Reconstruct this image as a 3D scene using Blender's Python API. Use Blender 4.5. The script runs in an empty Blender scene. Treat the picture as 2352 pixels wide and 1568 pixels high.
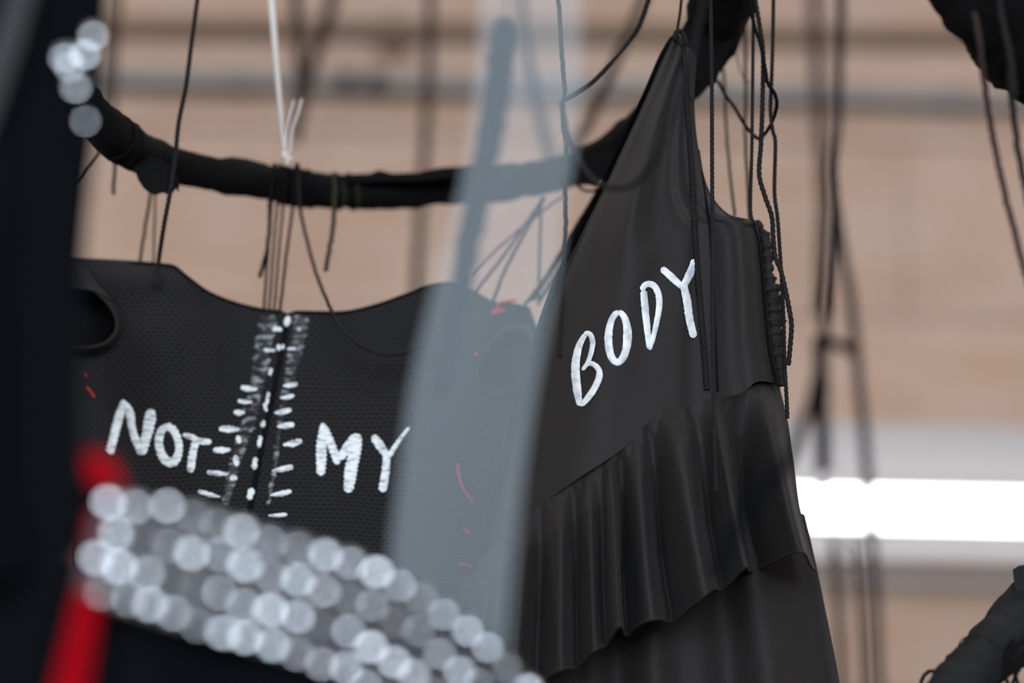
import bpy, math, random
import numpy as np
from mathutils import Vector, Euler
from mathutils.bvhtree import BVHTree

random.seed(7)
np.random.seed(7)
scene = bpy.context.scene
COL = scene.collection

# ------------------------------------------------------------------ camera
W, H, LENS = 2352.0, 1568.0, 85.0
F = LENS / 36.0 * W                      # focal length in pixels
PITCH = math.radians(15.0)
CAM = np.array([0.0, 0.0, 1.5])
cam = bpy.data.objects.new('camera', bpy.data.cameras.new('camera'))
COL.objects.link(cam)
cam.location = CAM
cam.rotation_euler = (math.pi / 2 + PITCH, 0, 0)
cam.data.lens = LENS
cam.data.sensor_width = 36.0
cam.data.clip_start = 0.05
cam.data.dof.use_dof = True
cam.data.dof.focus_distance = 2.63
cam.data.dof.aperture_fstop = 1.4
scene.camera = cam

# ------------------------------------------------------------------ world, light, exposure
world = bpy.data.worlds.new('world')
world.use_nodes = True
scene.world = world
world.node_tree.nodes['Background'].inputs[0].default_value = (0.62, 0.78, 1.0, 1)
world.node_tree.nodes['Background'].inputs[1].default_value = 1.0
scene.view_settings.view_transform = 'Standard'
scene.view_settings.look = 'None'
scene.view_settings.gamma = 1.0
scene.view_settings.use_curve_mapping = False
scene.view_settings.exposure = 0.0
scene.cycles.use_denoising = True
scene.cycles.max_bounces = 8
scene.cycles.transparent_max_bounces = 12

YAW = math.atan(0.068)                   # the hall is turned a little against the camera
CY, SY = math.cos(YAW), math.sin(YAW)
def R(p):                                # hall coordinates -> world
    return (p[0] * CY - p[1] * SY, p[0] * SY + p[1] * CY, p[2])

def window_light(x, z, sx, sz, watts):   # area lamp as daylight in an unseen window, added for front light
    l = bpy.data.lights.new('window_daylight', 'AREA')
    l.shape = 'RECTANGLE'; l.size = sx; l.size_y = sz
    l.energy = watts; l.color = (0.83, 0.92, 1.0)
    o = bpy.data.objects.new('window_daylight', l); COL.objects.link(o)
    o.location = R((x, -3.42, z))
    o.rotation_euler = (math.pi / 2, 0, YAW)
WINDOWS = [(-2.6, 3.0, 1.7, 1.9), (-0.3, 3.0, 1.7, 1.9), (2.0, 3.0, 1.7, 1.9)]
for (wx, wz, wsx, wsz) in WINDOWS:
    window_light(wx, wz, wsx, wsz, 140)

# ------------------------------------------------------------------ pixel -> place
def ray(px, py):
    r = (px - W / 2) / F; u = (H / 2 - py) / F
    c, s = math.cos(PITCH), math.sin(PITCH)
    return np.array([r, c - s * u, s + c * u])
def P(px, py, Y):                        # point on the upright plane y = Y
    d = ray(px, py)
    return CAM + d * (Y / d[1])
WALL_Y = 5.6
def WP(px, py, off=0.0):                 # pixel -> hall coordinates (x, z) on the back wall
    d = ray(px, py)
    # hall y axis in world is (-SY, CY, 0)
    t = (WALL_Y - off) / (-SY * d[0] + CY * d[1])
    p = CAM + d * t
    return (p[0] * CY + p[1] * SY, p[2])

# ------------------------------------------------------------------ materials
def mat(name, col, rough=0.8, metal=0.0, noise=None, bump=None, sheen=0.0, spec=0.3, coat=0.0):
    m = bpy.data.materials.new(name); m.use_nodes = True
    nt = m.node_tree; b = nt.nodes['Principled BSDF']
    b.inputs['Base Color'].default_value = (*col, 1)
    b.inputs['Roughness'].default_value = rough
    b.inputs['Metallic'].default_value = metal
    b.inputs['Specular IOR Level'].default_value = spec
    b.inputs['Sheen Weight'].default_value = sheen
    b.inputs['Coat Weight'].default_value = coat
    tc = nt.nodes.new('ShaderNodeTexCoord')
    if noise:
        sc, amt = noise
        n = nt.nodes.new('ShaderNodeTexNoise'); n.inputs['Scale'].default_value = sc
        n.inputs['Detail'].default_value = 4
        nt.links.new(tc.outputs['Object'], n.inputs['Vector'])
        mx = nt.nodes.new('ShaderNodeMix'); mx.data_type = 'RGBA'
        mx.inputs['A'].default_value = (*[c * (1 - amt) for c in col], 1)
        mx.inputs['B'].default_value = (*[min(1, c * (1 + amt)) for c in col], 1)
        nt.links.new(n.outputs['Fac'], mx.inputs['Factor'])
        nt.links.new(mx.outputs['Result'], b.inputs['Base Color'])
    if bump:
        sc, st, dist = bump
        n = nt.nodes.new('ShaderNodeTexNoise'); n.inputs['Scale'].default_value = sc
        nt.links.new(tc.outputs['Object'], n.inputs['Vector'])
        bp = nt.nodes.new('ShaderNodeBump'); bp.inputs['Strength'].default_value = st
        bp.inputs['Distance'].default_value = dist
        nt.links.new(n.outputs['Fac'], bp.inputs['Height'])
        nt.links.new(bp.outputs['Normal'], b.inputs['Normal'])
    return m

M = {}
M['jersey'] = mat('black_jersey', (0.0185, 0.0152, 0.0150), 0.74, noise=(9, 0.12), bump=(900, 0.25, 0.0006), sheen=0.03, spec=0.32)
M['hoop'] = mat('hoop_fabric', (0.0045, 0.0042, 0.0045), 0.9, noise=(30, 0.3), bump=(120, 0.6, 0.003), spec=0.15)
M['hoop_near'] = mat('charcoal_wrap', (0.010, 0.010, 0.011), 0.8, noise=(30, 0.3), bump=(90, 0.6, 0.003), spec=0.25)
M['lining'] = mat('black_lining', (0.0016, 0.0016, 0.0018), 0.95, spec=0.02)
M['cord'] = mat('black_cord', (0.017, 0.0155, 0.016), 0.9, noise=(200, 0.35), spec=0.15)
M['cord_dark'] = mat('deep_black_cord', (0.006, 0.0055, 0.006), 0.9, noise=(200, 0.3), spec=0.1)
M['cord_olive'] = mat('faded_cord', (0.035, 0.032, 0.020), 0.9, noise=(120, 0.3), spec=0.1)
M['cord_brown'] = mat('brown_cord', (0.040, 0.027, 0.024), 0.9, noise=(60, 0.3), spec=0.1)
M['navy'] = mat('navy_black_cloth', (0.0018, 0.0027, 0.0042), 0.85, noise=(6, 0.3), bump=(300, 0.3, 0.001), spec=0.06)
M['grey_strap'] = mat('grey_strap', (0.030, 0.032, 0.034), 0.8, noise=(40, 0.2))
M['red'] = mat('red_ribbon', (0.30, 0.0006, 0.006), 0.8, noise=(30, 0.15), spec=0.05)
M['red_thread'] = mat('red_thread', (0.55, 0.03, 0.03), 0.7)
M['belt'] = mat('grey_belt_cloth', (0.055, 0.055, 0.062), 0.7, noise=(50, 0.2))
M['plastic'] = mat('milky_plastic', (0.72, 0.66, 0.63), 0.35, noise=(40, 0.08), spec=0.5)
M['pipe'] = mat('galvanised_pipe', (0.30, 0.29, 0.29), 0.45, metal=0.35, noise=(3, 0.25))
M['clamp'] = mat('dark_clamp', (0.03, 0.028, 0.028), 0.6)
M['rail'] = mat('stained_timber', (0.22, 0.15, 0.105), 0.8, noise=(2.2, 0.45))
M['housing'] = mat('white_enamel', (0.74, 0.72, 0.72), 0.5)
M['wing'] = mat('grey_reflector', (0.50, 0.475, 0.48), 0.6)  # grey tuned as the tube's glow
M['shade'] = mat('grey_enamel', (0.33, 0.30, 0.29), 0.6)  # shade under the batten put into this grey
M['ceiling'] = mat('ceiling_paint', (0.62, 0.58, 0.54), 0.9, noise=(2, 0.06))
M['plaster'] = mat('hall_plaster', (0.36, 0.32, 0.29), 0.9, noise=(2, 0.06))
M['floor'] = mat('grey_floor', (0.13, 0.12, 0.11), 0.6, noise=(3, 0.15))
M['frame'] = mat('window_paint', (0.7, 0.7, 0.7), 0.5)

def emit(name, col, s):
    m = bpy.data.materials.new(name); m.use_nodes = True
    nt = m.node_tree; nt.nodes.clear()
    e = nt.nodes.new('ShaderNodeEmission'); e.inputs[0].default_value = (*col, 1); e.inputs[1].default_value = s
    o = nt.nodes.new('ShaderNodeOutputMaterial'); nt.links.new(e.outputs[0], o.inputs[0])
    return m
M['tube'] = emit('lit_diffuser', (1.0, 0.98, 0.97), 9.0)
M['tube_ceiling'] = emit('lit_ceiling_diffuser', (1.0, 0.94, 0.90), 21.0)  # glow of the battens added to wash the plank wall

def plank_material():
    m = bpy.data.materials.new('bleached_plank'); m.use_nodes = True
    nt = m.node_tree; b = nt.nodes['Principled BSDF']; b.inputs['Roughness'].default_value = 0.8
    b.inputs['Specular IOR Level'].default_value = 0.2
    oi = nt.nodes.new('ShaderNodeObjectInfo')
    rp = nt.nodes.new('ShaderNodeValToRGB')
    e = rp.color_ramp.elements
    e[0].position = 0.0; e[0].color = (0.57, 0.415, 0.335, 1)
    e[1].position = 1.0; e[1].color = (0.59, 0.405, 0.305, 1)
    k = rp.color_ramp.elements.new(0.5); k.color = (0.61, 0.45, 0.375, 1)
    nt.links.new(oi.outputs['Random'], rp.inputs[0])
    tc = nt.nodes.new('ShaderNodeTexCoord')
    mp = nt.nodes.new('ShaderNodeMapping'); mp.inputs['Scale'].default_value = (1.6, 1.6, 3.5)
    nt.links.new(tc.outputs['Object'], mp.inputs['Vector'])
    n = nt.nodes.new('ShaderNodeTexNoise'); n.inputs['Scale'].default_value = 2.2; n.inputs['Detail'].default_value = 3
    nt.links.new(mp.outputs['Vector'], n.inputs['Vector'])
    hs = nt.nodes.new('ShaderNodeMix'); hs.data_type = 'RGBA'; hs.blend_type = 'MULTIPLY'
    r2 = nt.nodes.new('ShaderNodeValToRGB')
    r2.color_ramp.elements[0].position = 0.3; r2.color_ramp.elements[0].color = (0.92, 0.83, 0.74, 1)
    r2.color_ramp.elements[1].position = 0.65; r2.color_ramp.elements[1].color = (1.0, 1.0, 1.0, 1)
    nt.links.new(n.outputs['Fac'], r2.inputs[0])
    hs.inputs['Factor'].default_value = 1.0
    nt.links.new(rp.outputs['Color'], hs.inputs['A']); nt.links.new(r2.outputs['Color'], hs.inputs['B'])
    nt.links.new(hs.outputs['Result'], b.inputs['Base Color'])
    return m
M['plank'] = plank_material()

def waffle_material():
    m = bpy.data.materials.new('black_waffle_knit'); m.use_nodes = True
    nt = m.node_tree; b = nt.nodes['Principled BSDF']
    b.inputs['Roughness'].default_value = 0.8; b.inputs['Specular IOR Level'].default_value = 0.25
    uv = nt.nodes.new('ShaderNodeUVMap')
    ns = nt.nodes.new('ShaderNodeTexNoise'); ns.inputs['Scale'].default_value = 5
    nt.links.new(uv.outputs['UV'], ns.inputs['Vector'])
    va = nt.nodes.new('ShaderNodeVectorMath'); va.operation = 'MULTIPLY_ADD'
    va.inputs[1].default_value = (0.03, 0.03, 0); nt.links.new(ns.outputs['Color'], va.inputs[0])
    nt.links.new(uv.outputs['UV'], va.inputs[2])
    br = nt.nodes.new('ShaderNodeTexBrick')
    br.inputs['Scale'].default_value = 1.0
    br.inputs['Brick Width'].default_value = 0.0155; br.inputs['Row Height'].default_value = 0.0095
    br.inputs['Mortar Size'].default_value = 0.0022; br.inputs['Mortar Smooth'].default_value = 0.7
    br.inputs['Color1'].default_value = (0.0062, 0.0058, 0.0064, 1)
    br.inputs['Color2'].default_value = (0.0045, 0.0042, 0.0048, 1)
    br.inputs['Mortar'].default_value = (0.024, 0.0222, 0.024, 1)
    nt.links.new(va.outputs[0], br.inputs['Vector'])
    nt.links.new(br.outputs['Color'], b.inputs['Base Color'])
    bp = nt.nodes.new('ShaderNodeBump'); bp.inputs['Strength'].default_value = 0.5
    bp.inputs['Distance'].default_value = 0.002
    nt.links.new(br.outputs['Fac'], bp.inputs['Height']); nt.links.new(bp.outputs['Normal'], b.inputs['Normal'])
    return m
M['waffle'] = waffle_material()

def paint_material(name, lo, hi, p0, p1, scale, stretch):
    m = bpy.data.materials.new(name); m.use_nodes = True
    nt = m.node_tree; b = nt.nodes['Principled BSDF']
    b.inputs['Roughness'].default_value = 0.45; b.inputs['Specular IOR Level'].default_value = 0.4
    uv = nt.nodes.new('ShaderNodeUVMap')
    mp = nt.nodes.new('ShaderNodeMapping'); mp.inputs['Scale'].default_value = stretch
    nt.links.new(uv.outputs['UV'], mp.inputs['Vector'])
    n = nt.nodes.new('ShaderNodeTexNoise'); n.inputs['Scale'].default_value = scale; n.inputs['Detail'].default_value = 3
    nt.links.new(mp.outputs['Vector'], n.inputs['Vector'])
    r = nt.nodes.new('ShaderNodeValToRGB')
    r.color_ramp.elements[0].position = p0; r.color_ramp.elements[0].color = (*lo, 1)
    r.color_ramp.elements[1].position = p1; r.color_ramp.elements[1].color = (*hi, 1)
    nt.links.new(n.outputs['Fac'], r.inputs[0]); nt.links.new(r.outputs['Color'], b.inputs['Base Color'])
    bp = nt.nodes.new('ShaderNodeBump'); bp.inputs['Strength'].default_value = 0.3; bp.inputs['Distance'].default_value = 0.001
    nt.links.new(n.outputs['Fac'], bp.inputs['Height']); nt.links.new(bp.outputs['Normal'], b.inputs['Normal'])
    return m
M['paint'] = paint_material('white_brush_paint', (0.55, 0.58, 0.64), (0.86, 0.88, 0.92), 0.32, 0.55, 40, (1, 1, 1))
M['paint_waffle'] = paint_material('white_paint_on_knit', (0.34, 0.38, 0.42), (0.86, 0.89, 0.91), 0.33, 0.52, 60, (0.6, 2.0, 1))
M['drybrush'] = paint_material('dry_brushed_paint', (0.008, 0.008, 0.010), (0.62, 0.66, 0.70), 0.50, 0.90, 50, (0.8, 1.6, 1))

def sheer_material():
    m = bpy.data.materials.new('sheer_white_tulle'); m.use_nodes = True
    nt = m.node_tree; nt.nodes.clear()
    t = nt.nodes.new('ShaderNodeBsdfTransparent')
    d = nt.nodes.new('ShaderNodeBsdfDiffuse'); d.inputs[0].default_value = (0.74, 0.86, 0.95, 1)
    tl = nt.nodes.new('ShaderNodeBsdfTranslucent'); tl.inputs[0].default_value = (0.74, 0.84, 0.92, 1)
    a = nt.nodes.new('ShaderNodeMixShader'); a.inputs[0].default_value = 0.35
    nt.links.new(d.outputs[0], a.inputs[1]); nt.links.new(tl.outputs[0], a.inputs[2])
    x = nt.nodes.new('ShaderNodeMixShader'); x.inputs[0].default_value = 0.22
    nt.links.new(t.outputs[0], x.inputs[1]); nt.links.new(a.outputs[0], x.inputs[2])
    o = nt.nodes.new('ShaderNodeOutputMaterial'); nt.links.new(x.outputs[0], o.inputs[0])
    return m
M['sheer'] = sheer_material()

def sequin_material(name, col, rough):
    m = mat(name, col, rough, metal=1.0)
    nt = m.node_tree; b = nt.nodes['Principled BSDF']
    oi = nt.nodes.new('ShaderNodeObjectInfo'); r = nt.nodes.new('ShaderNodeValToRGB')
    r.color_ramp.elements[0].color = (col[0] * 0.75, col[1] * 0.78, col[2] * 0.8, 1)
    r.color_ramp.elements[1].color = (*col, 1)
    nt.links.new(oi.outputs['Random'], r.inputs[0]); nt.links.new(r.outputs['Color'], b.inputs['Base Color'])
    return m
M['sequin'] = sequin_material('silver_sequin', (0.92, 0.93, 0.97), 0.20)

# ------------------------------------------------------------------ object helpers
LOC = {}
def mesh_obj(name, verts, faces, m, parent=None, uvs=None, smooth=True, base=None):
    v = np.asarray(verts, dtype=float)
    if parent is not None:
        o0 = LOC[parent.name]
    else:
        o0 = np.array(base) if base is not None else np.array([v[:, 0].mean(), v[:, 1].mean(), v[:, 2].min()])
    me = bpy.data.meshes.new(name)
    me.from_pydata([tuple(p) for p in (v - o0)], [], faces)
    if uvs is not None:
        l = me.uv_layers.new(name='UVMap')
        idx = np.empty(len(me.loops), dtype=np.int32); me.loops.foreach_get('vertex_index', idx)
        l.data.foreach_set('uv', np.asarray(uvs, dtype=np.float32)[idx].ravel())
    if smooth:
        me.polygons.foreach_set('use_smooth', [True] * len(me.polygons))
    me.materials.append(M[m] if isinstance(m, str) else m)
    me.update()
    o = bpy.data.objects.new(name, me); COL.objects.link(o)
    if parent is not None:
        o.parent = parent
        LOC[o.name] = o0                 # children sit at their parent's origin
    else:
        o.location = o0; LOC[o.name] = o0
    return o
def tag(o, label, cat, group=None):
    o['label'] = label; o['category'] = cat
    if group: o['group'] = group
    return o
def thing(name, label, cat, loc, group=None):
    o = bpy.data.objects.new(name, None); COL.objects.link(o)
    o.location = loc; o.empty_display_size = 0.05
    LOC[o.name] = np.array(loc, dtype=float)
    return tag(o, label, cat, group)
def box_vf(a, b):
    x0, y0, z0 = a; x1, y1, z1 = b
    v = [(x0,y0,z0),(x1,y0,z0),(x1,y1,z0),(x0,y1,z0),(x0,y0,z1),(x1,y0,z1),(x1,y1,z1),(x0,y1,z1)]
    f = [(0,3,2,1),(4,5,6,7),(0,1,5,4),(1,2,6,5),(2,3,7,6),(3,0,4,7)]
    return v, f
def room_box(name, a, b, m, parent=None):
    v, f = box_vf(a, b)
    return mesh_obj(name, [R(p) for p in v], f, m, parent, smooth=False)
def join(parts):
    V, Fc = [], []
    for v, f in parts:
        n = len(V); V += [tuple(p) for p in v]; Fc += [tuple(i + n for i in q) for q in f]
    return V, Fc

def smoothpath(pts, n_per=None, step=None, closed=False):
    """Catmull-Rom through points (any dimension); resampled evenly."""
    p = np.asarray(pts, dtype=float)
    if closed:
        q = np.vstack([p[-1], p, p[0], p[1]])
    else:
        q = np.vstack([2 * p[0] - p[1], p, 2 * p[-1] - p[-2]])
    out = []
    for i in range(1, len(q) - 2):
        a, b, c, d = q[i - 1], q[i], q[i + 1], q[i + 2]
        for t in np.linspace(0, 1, 12, endpoint=False):
            out.append(0.5 * ((2 * b) + (-a + c) * t + (2*a - 5*b + 4*c - d) * t*t + (-a + 3*b - 3*c + d) * t**3))
    out.append(q[-2]); out = np.array(out)
    s = np.concatenate([[0], np.cumsum(np.linalg.norm(np.diff(out[:, :3], axis=0), axis=1))])
    n = n_per if n_per else max(2, int(s[-1] / step))
    ss = np.linspace(0, s[-1], n + 1)
    return np.stack([np.interp(ss, s, out[:, k]) for k in range(out.shape[1])], 1)

def sweep(path, radii, nsec=8, shape=None, twist=0.0, closed=False, squash=None):
    """tube along a world path; shape(angle) scales the radius; twist in radians per metre."""
    path = np.asarray(path); n = len(path)
    tan = np.gradient(path, axis=0)
    if closed:
        tan[0] = path[1] - path[-1]; tan[-1] = path[0] - path[-2]
    tan /= np.linalg.norm(tan, axis=1)[:, None] + 1e-12
    ref = np.array([0, 1.0, 0]) if abs(tan[0][1]) < 0.9 else np.array([1.0, 0, 0])
    nrm = np.cross(tan[0], ref); nrm /= np.linalg.norm(nrm)
    ang = np.linspace(0, 2 * math.pi, nsec, endpoint=False)
    V = []; s = 0.0
    for i in range(n):
        if i:
            nrm = nrm - tan[i] * np.dot(nrm, tan[i]); nrm /= np.linalg.norm(nrm) + 1e-12
            s += np.linalg.norm(path[i] - path[i - 1])
        bi = np.cross(tan[i], nrm)
        r = radii[i] if hasattr(radii, '__len__') else radii
        for k, a in enumerate(ang):
            rr = r if shape is None else r * shape(a, i)
            b = a + twist * s
            V.append(path[i] + nrm * (rr * math.cos(b)) + bi * (rr * math.sin(b)))
    Fc = []
    for i in range(n if closed else n - 1):
        j = (i + 1) % n
        for k in range(nsec):
            l = (k + 1) % nsec
            Fc.append((i * nsec + k, i * nsec + l, j * nsec + l, j * nsec + k))
    if not closed:
        Fc.append(tuple(range(nsec))[::-1]); Fc.append(tuple((n - 1) * nsec + k for k in range(nsec)))
    return V, Fc
TRE = lambda a, i: 0.66 + 0.36 * abs(math.cos(1.5 * a))

CEIL = 4.7
def cord_vf(pts, w, twisted=False, up=False, taper=None, step_px=None):
    """pts: (px, py, Y); w: width in photo pixels; up: runs on to the ceiling."""
    pts = [(x, y, 2.77 + (Y - 2.77) * 0.1 if 2.77 < Y < 3.2 else Y) for x, y, Y in pts]
    wp = np.array([P(x, y, Y) for x, y, Y in pts])
    dmean = np.mean([p[2] for p in pts]) / 0.96
    r = w * 0.5 * dmean / F
    px = dmean / F
    st = step_px or (2.6 if twisted else 9)
    path = smoothpath(wp, step=st * px)
    if not twisted:                       # faint natural unevenness
        path = path + np.random.normal(0, 0.22 * r, path.shape) * 0.5
    if up:
        first = path[0]
        top = np.array([first[0] + (first[0] - path[min(10, len(path)-1)][0]) * 0.6, first[1], CEIL])
        ext = np.array([top + (first - top) * t for t in np.linspace(0, 1, 24, endpoint=False)])
        path = np.vstack([ext, path])
    if twisted:
        return sweep(path, r * 1.06, 10, TRE, twist=2 * math.pi / (7.5 * r) / 1.0)
    rad = r if taper is None else r * np.interp(np.linspace(0, 1, len(path)), [0, 1], taper)
    return sweep(path, rad, 7)
def cord(label, pts, w, m='cord', twisted=False, up=False, group=None, name='hanging_cord', cat='cord', taper=None):
    v, f = cord_vf(pts, w, twisted, up, taper)
    return tag(mesh_obj(name, v, f, m), label, cat, group)

def poly(pts, n):                         # even resampling of a 2D polyline, smoothed
    return smoothpath(np.asarray(pts, dtype=float), n_per=n)
def coons(top, bottom, left, right, nu, nv):
    T, B, L, Rr = poly(top, nu), poly(bottom, nu), poly(left, nv), poly(right, nv)
    u = np.linspace(0, 1, nu + 1)[None, :, None]; v = np.linspace(0, 1, nv + 1)[:, None, None]
    S = (1 - v) * T[None] + v * B[None] + (1 - u) * L[:, None] + u * Rr[:, None]
    C = ((1-u)*(1-v)*T[0] + u*(1-v)*T[-1] + (1-u)*v*B[0] + u*v*B[-1])
    return S - C
def panel(name, grid, Yf, m, parent, disp=None, hole=None, bvh=False):
    nv, nu = grid.shape[0] - 1, grid.shape[1] - 1
    V, UV = [], []
    for j in range(nv + 1):
        for i in range(nu + 1):
            u, v = i / nu, j / nv; x, y = grid[j, i]
            p = P(x, y, Yf(u, v, x, y))
            if disp is not None: p = p + np.array(disp(u, v, x, y))
            V.append(p); UV.append((x / 1000.0, (H - y) / 1000.0))
    Fc = []
    for j in range(nv):
        for i in range(nu):
            if hole is not None:
                c = grid[j:j+2, i:i+2].reshape(-1, 2).mean(0)
                if hole(c[0], c[1]): continue
            a = j * (nu + 1) + i
            Fc.append((a, a + nu + 1, a + nu + 2, a + 1))
    o = mesh_obj(name, V, Fc, m, parent, uvs=UV)
    if bvh:
        return o, BVHTree.FromPolygons([Vector(p) for p in V], Fc)
    return o

def on_cloth(bvh, px, py, lift, Ydef):
    d = Vector(ray(px, py)).normalized()
    h = bvh.ray_cast(Vector(CAM), d)
    p = h[0] if h[0] is not None else Vector(P(px, py, Ydef))
    return np.array(p - d * lift)
def stroke_vf(bvh, pts, w, lift=0.001, Ydef=2.6, serr=0.0, thick=0.0012, rnd=True, ragged=0.0):
    """brush stroke lying on the cloth. w: number or list of widths along the stroke (pixels)."""
    p = smoothpath(np.asarray(pts, dtype=float), step=2.5)
    n = len(p); s = np.concatenate([[0], np.cumsum(np.linalg.norm(np.diff(p, axis=0), axis=1))])
    ws = np.interp(np.linspace(0, 1, n), np.linspace(0, 1, len(w)), w) if hasattr(w, '__len__') else np.full(n, float(w))
    t = np.gradient(p, axis=0); t /= np.linalg.norm(t, axis=1)[:, None] + 1e-9
    q = np.stack([-t[:, 1], t[:, 0]], 1)
    V, UV, Fc = [], [], []
    for i in range(n):
        h = ws[i] / 2
        if rnd:
            e = min(s[i], s[-1] - s[i]); k = min(1.0, e / max(h, 0.1))
            h *= max(0.25, math.sqrt(max(0, 1 - (1 - k) ** 2)))
        hl = h * (1 + serr * math.sin(s[i] * 0.62) + random.gauss(0, ragged))
        hr = h * (1 + serr * math.sin(s[i] * 0.62 + 1.1) + random.gauss(0, ragged))
        for k, a in enumerate((-1, -0.8, 0, 0.8, 1)):
            hh = hl if a < 0 else hr
            x, y = p[i] + q[i] * a * hh
            V.append(on_cloth(bvh, x, y, lift + thick * (0.2, 0.8, 1, 0.8, 0.2)[k], Ydef))
            UV.append((x / 1000, (H - y) / 1000))
    for i in range(n - 1):
        for k in range(4):
            a = i * 5 + k; Fc.append((a, a + 1, a + 6, a + 5))
    return V, Fc, UV
def painted(name, bvh, strokes, m, parent, **kw):
    V, Fc, UV = [], [], []
    lift = kw.pop('lift', 0.0010)
    for k, (pts, w) in enumerate(strokes):
        v, f, uv = stroke_vf(bvh, pts, w, lift=lift + 0.0005 * k, **kw)
        n = len(V); V += v; UV += uv; Fc += [tuple(i + n for i in q) for q in f]
    return mesh_obj(name, V, Fc, m, parent, uvs=UV)
def ell(cx, cy, rx, ry, tilt=0.0, n=20, start=0.0, span=1.03):
    a = math.radians(tilt); out = []
    for k in range(n + 1):
        t = start + 2 * math.pi * span * k / n
        x, y = rx * math.cos(t), ry * math.sin(t)
        out.append((cx + x * math.cos(a) - y * math.sin(a), cy + x * math.sin(a) + y * math.cos(a)))
    return out

# ================================================================== the hall
def struct(o):
    o['kind'] = 'structure'; return o
XL, XR, YF, YB = -4.2, 4.2, -3.5, WALL_Y + 0.02
struct(room_box('floor', (XL, YF, -0.1), (XR, YB, 0), 'floor'))
struct(room_box('ceiling', (XL, YF, CEIL), (XR, YB, CEIL + 0.1), 'ceiling'))
struct(room_box('wall_left', (XL - 0.1, YF, 0), (XL, YB, CEIL), 'plaster'))
struct(room_box('wall_right', (XR, YF, 0), (XR + 0.1, YB, CEIL), 'plaster'))
back = struct(room_box('wall_back', (XL, YB, 0), (XR, YB + 0.1, CEIL), 'plaster'))
row_z = [1.70, 2.17, 2.62, 3.08, 3.53, 3.96, 4.39]
for k in range(len(row_z) - 1):
    xs = [XL + 0.02, -1.6 + 0.5 * (k % 3), 0.9 + 0.45 * ((k + 1) % 3), XR - 0.02]
    for a, b in zip(xs[:-1], xs[1:]):
        proud = 0.018 + random.uniform(-0.004, 0.004)
        v, f = box_vf((a + 0.002, YB - proud, row_z[k] + 0.003), (b - 0.002, YB - 0.001, row_z[k + 1] - 0.003))
        mesh_obj('plank', [R(p) for p in v], f, 'plank', back, smooth=False)
# unseen front wall, three windows added and set high for top-front light
parts = []
edges = [XL] + [e for (wx, wz, sx, sz) in WINDOWS for e in (wx - sx / 2, wx + sx / 2)] + [XR]
for k in range(0, len(edges), 2):
    parts.append(box_vf((edges[k], YF - 0.1, 0), (edges[k + 1], YF, CEIL)))
for (wx, wz, sx, sz) in WINDOWS:
    parts.append(box_vf((wx - sx/2, YF - 0.1, 0), (wx + sx/2, YF, wz - sz/2)))
    parts.append(box_vf((wx - sx/2, YF - 0.1, wz + sz/2), (wx + sx/2, YF, CEIL)))
v, f = join(parts)
struct(mesh_obj('wall_front', [R(p) for p in v], f, 'plaster', smooth=False))
for k, (wx, wz, sx, sz) in enumerate(WINDOWS):
    fr = []
    for (a, b, c, d) in ((-sx/2, -sx/2 + .06, -sz/2, sz/2), (sx/2 - .06, sx/2, -sz/2, sz/2), (-sx/2, sx/2, -sz/2, -sz/2 + .06), (-sx/2, sx/2, sz/2 - .06, sz/2)):
        fr.append(box_vf((wx + a, YF - 0.09, wz + c), (wx + b, YF - 0.03, wz + d)))
    v, f = join(fr)
    struct(mesh_obj('window_%d' % (k + 1), [R(p) for p in v], f, 'frame', smooth=False))

# timber rail high on the wall, its dark brown doubling as a ledge's shadow
def wall_box(name, pA, pB, hpx, proud, m, parent=None, back_off=0.018):
    (xa, za), (xb, zb) = WP(*pA), WP(*pB)
    hz = hpx * 5.85 / F / 2
    v = []
    for (x, z) in ((xa, za), (xb, zb)):
        v += [(x, YB - back_off - proud, z - hz), (x, YB - back_off - proud, z + hz), (x, YB - back_off, z + hz), (x, YB - back_off, z - hz)]
    f = [(0, 1, 5, 4), (1, 2, 6, 5), (2, 3, 7, 6), (3, 0, 4, 7), (0, 3, 2, 1), (4, 5, 6, 7)]
    return mesh_obj(name, [R(p) for p in v], f, m, parent, smooth=False)
struct(wall_box('trim_1', (-400, 62), (2900, 104), 38, 0.045, 'rail'))
# conduit pipe with clamps
def wall_pt(px, py, off):
    x, z = WP(px, py, off); return np.array(R((x, WALL_Y - off, z)))
t = thing('conduit_pipe', 'long grey metal pipe running level across the plank wall', 'pipe', wall_pt(1176, 195, 0.05))
path = np.array([wall_pt(x, y, 0.06) for x, y in ((-300, 163), (300, 178), (1000, 192), (1600, 208), (2352, 232), (2900, 248))])
v, f = sweep(smoothpath(path, n_per=40), 0.023, 14)
mesh_obj('pipe_run', v, f, 'pipe', t)
for (cx, cy, ln, rr) in ((797, 188, 32, 0.030), (862, 190, 34, 0.030), (2190, 226, 70, 0.028), (540, 183, 40, 0.026)):
    pts = np.array([wall_pt(cx - ln / 2, cy - 1, 0.06), wall_pt(cx + ln / 2, cy, 0.06)])
    v, f = sweep(smoothpath(pts, n_per=3), rr, 14)
    mesh_obj('pipe_clamp', v, f, 'clamp' if cx < 1000 and cx > 600 else 'pipe', t)
# round junction box on the rail
c = wall_pt(905, 70, 0.07); ax = np.array(R((0, 1, 0)))
v, f = sweep(np.array([c, c + ax * 0.012, c + ax * 0.05]), [0.036, 0.044, 0.046], 20)
t = thing('junction_box', 'round brown junction box fixed on the timber rail above the pipe', 'junction box', c)
mesh_obj('box_body', v, f, 'rail', t)
v, f = sweep(np.array([c - ax * 0.006, c]), [0.022, 0.030], 16)
mesh_obj('box_cover', v, f, 'rail', t)

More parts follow.
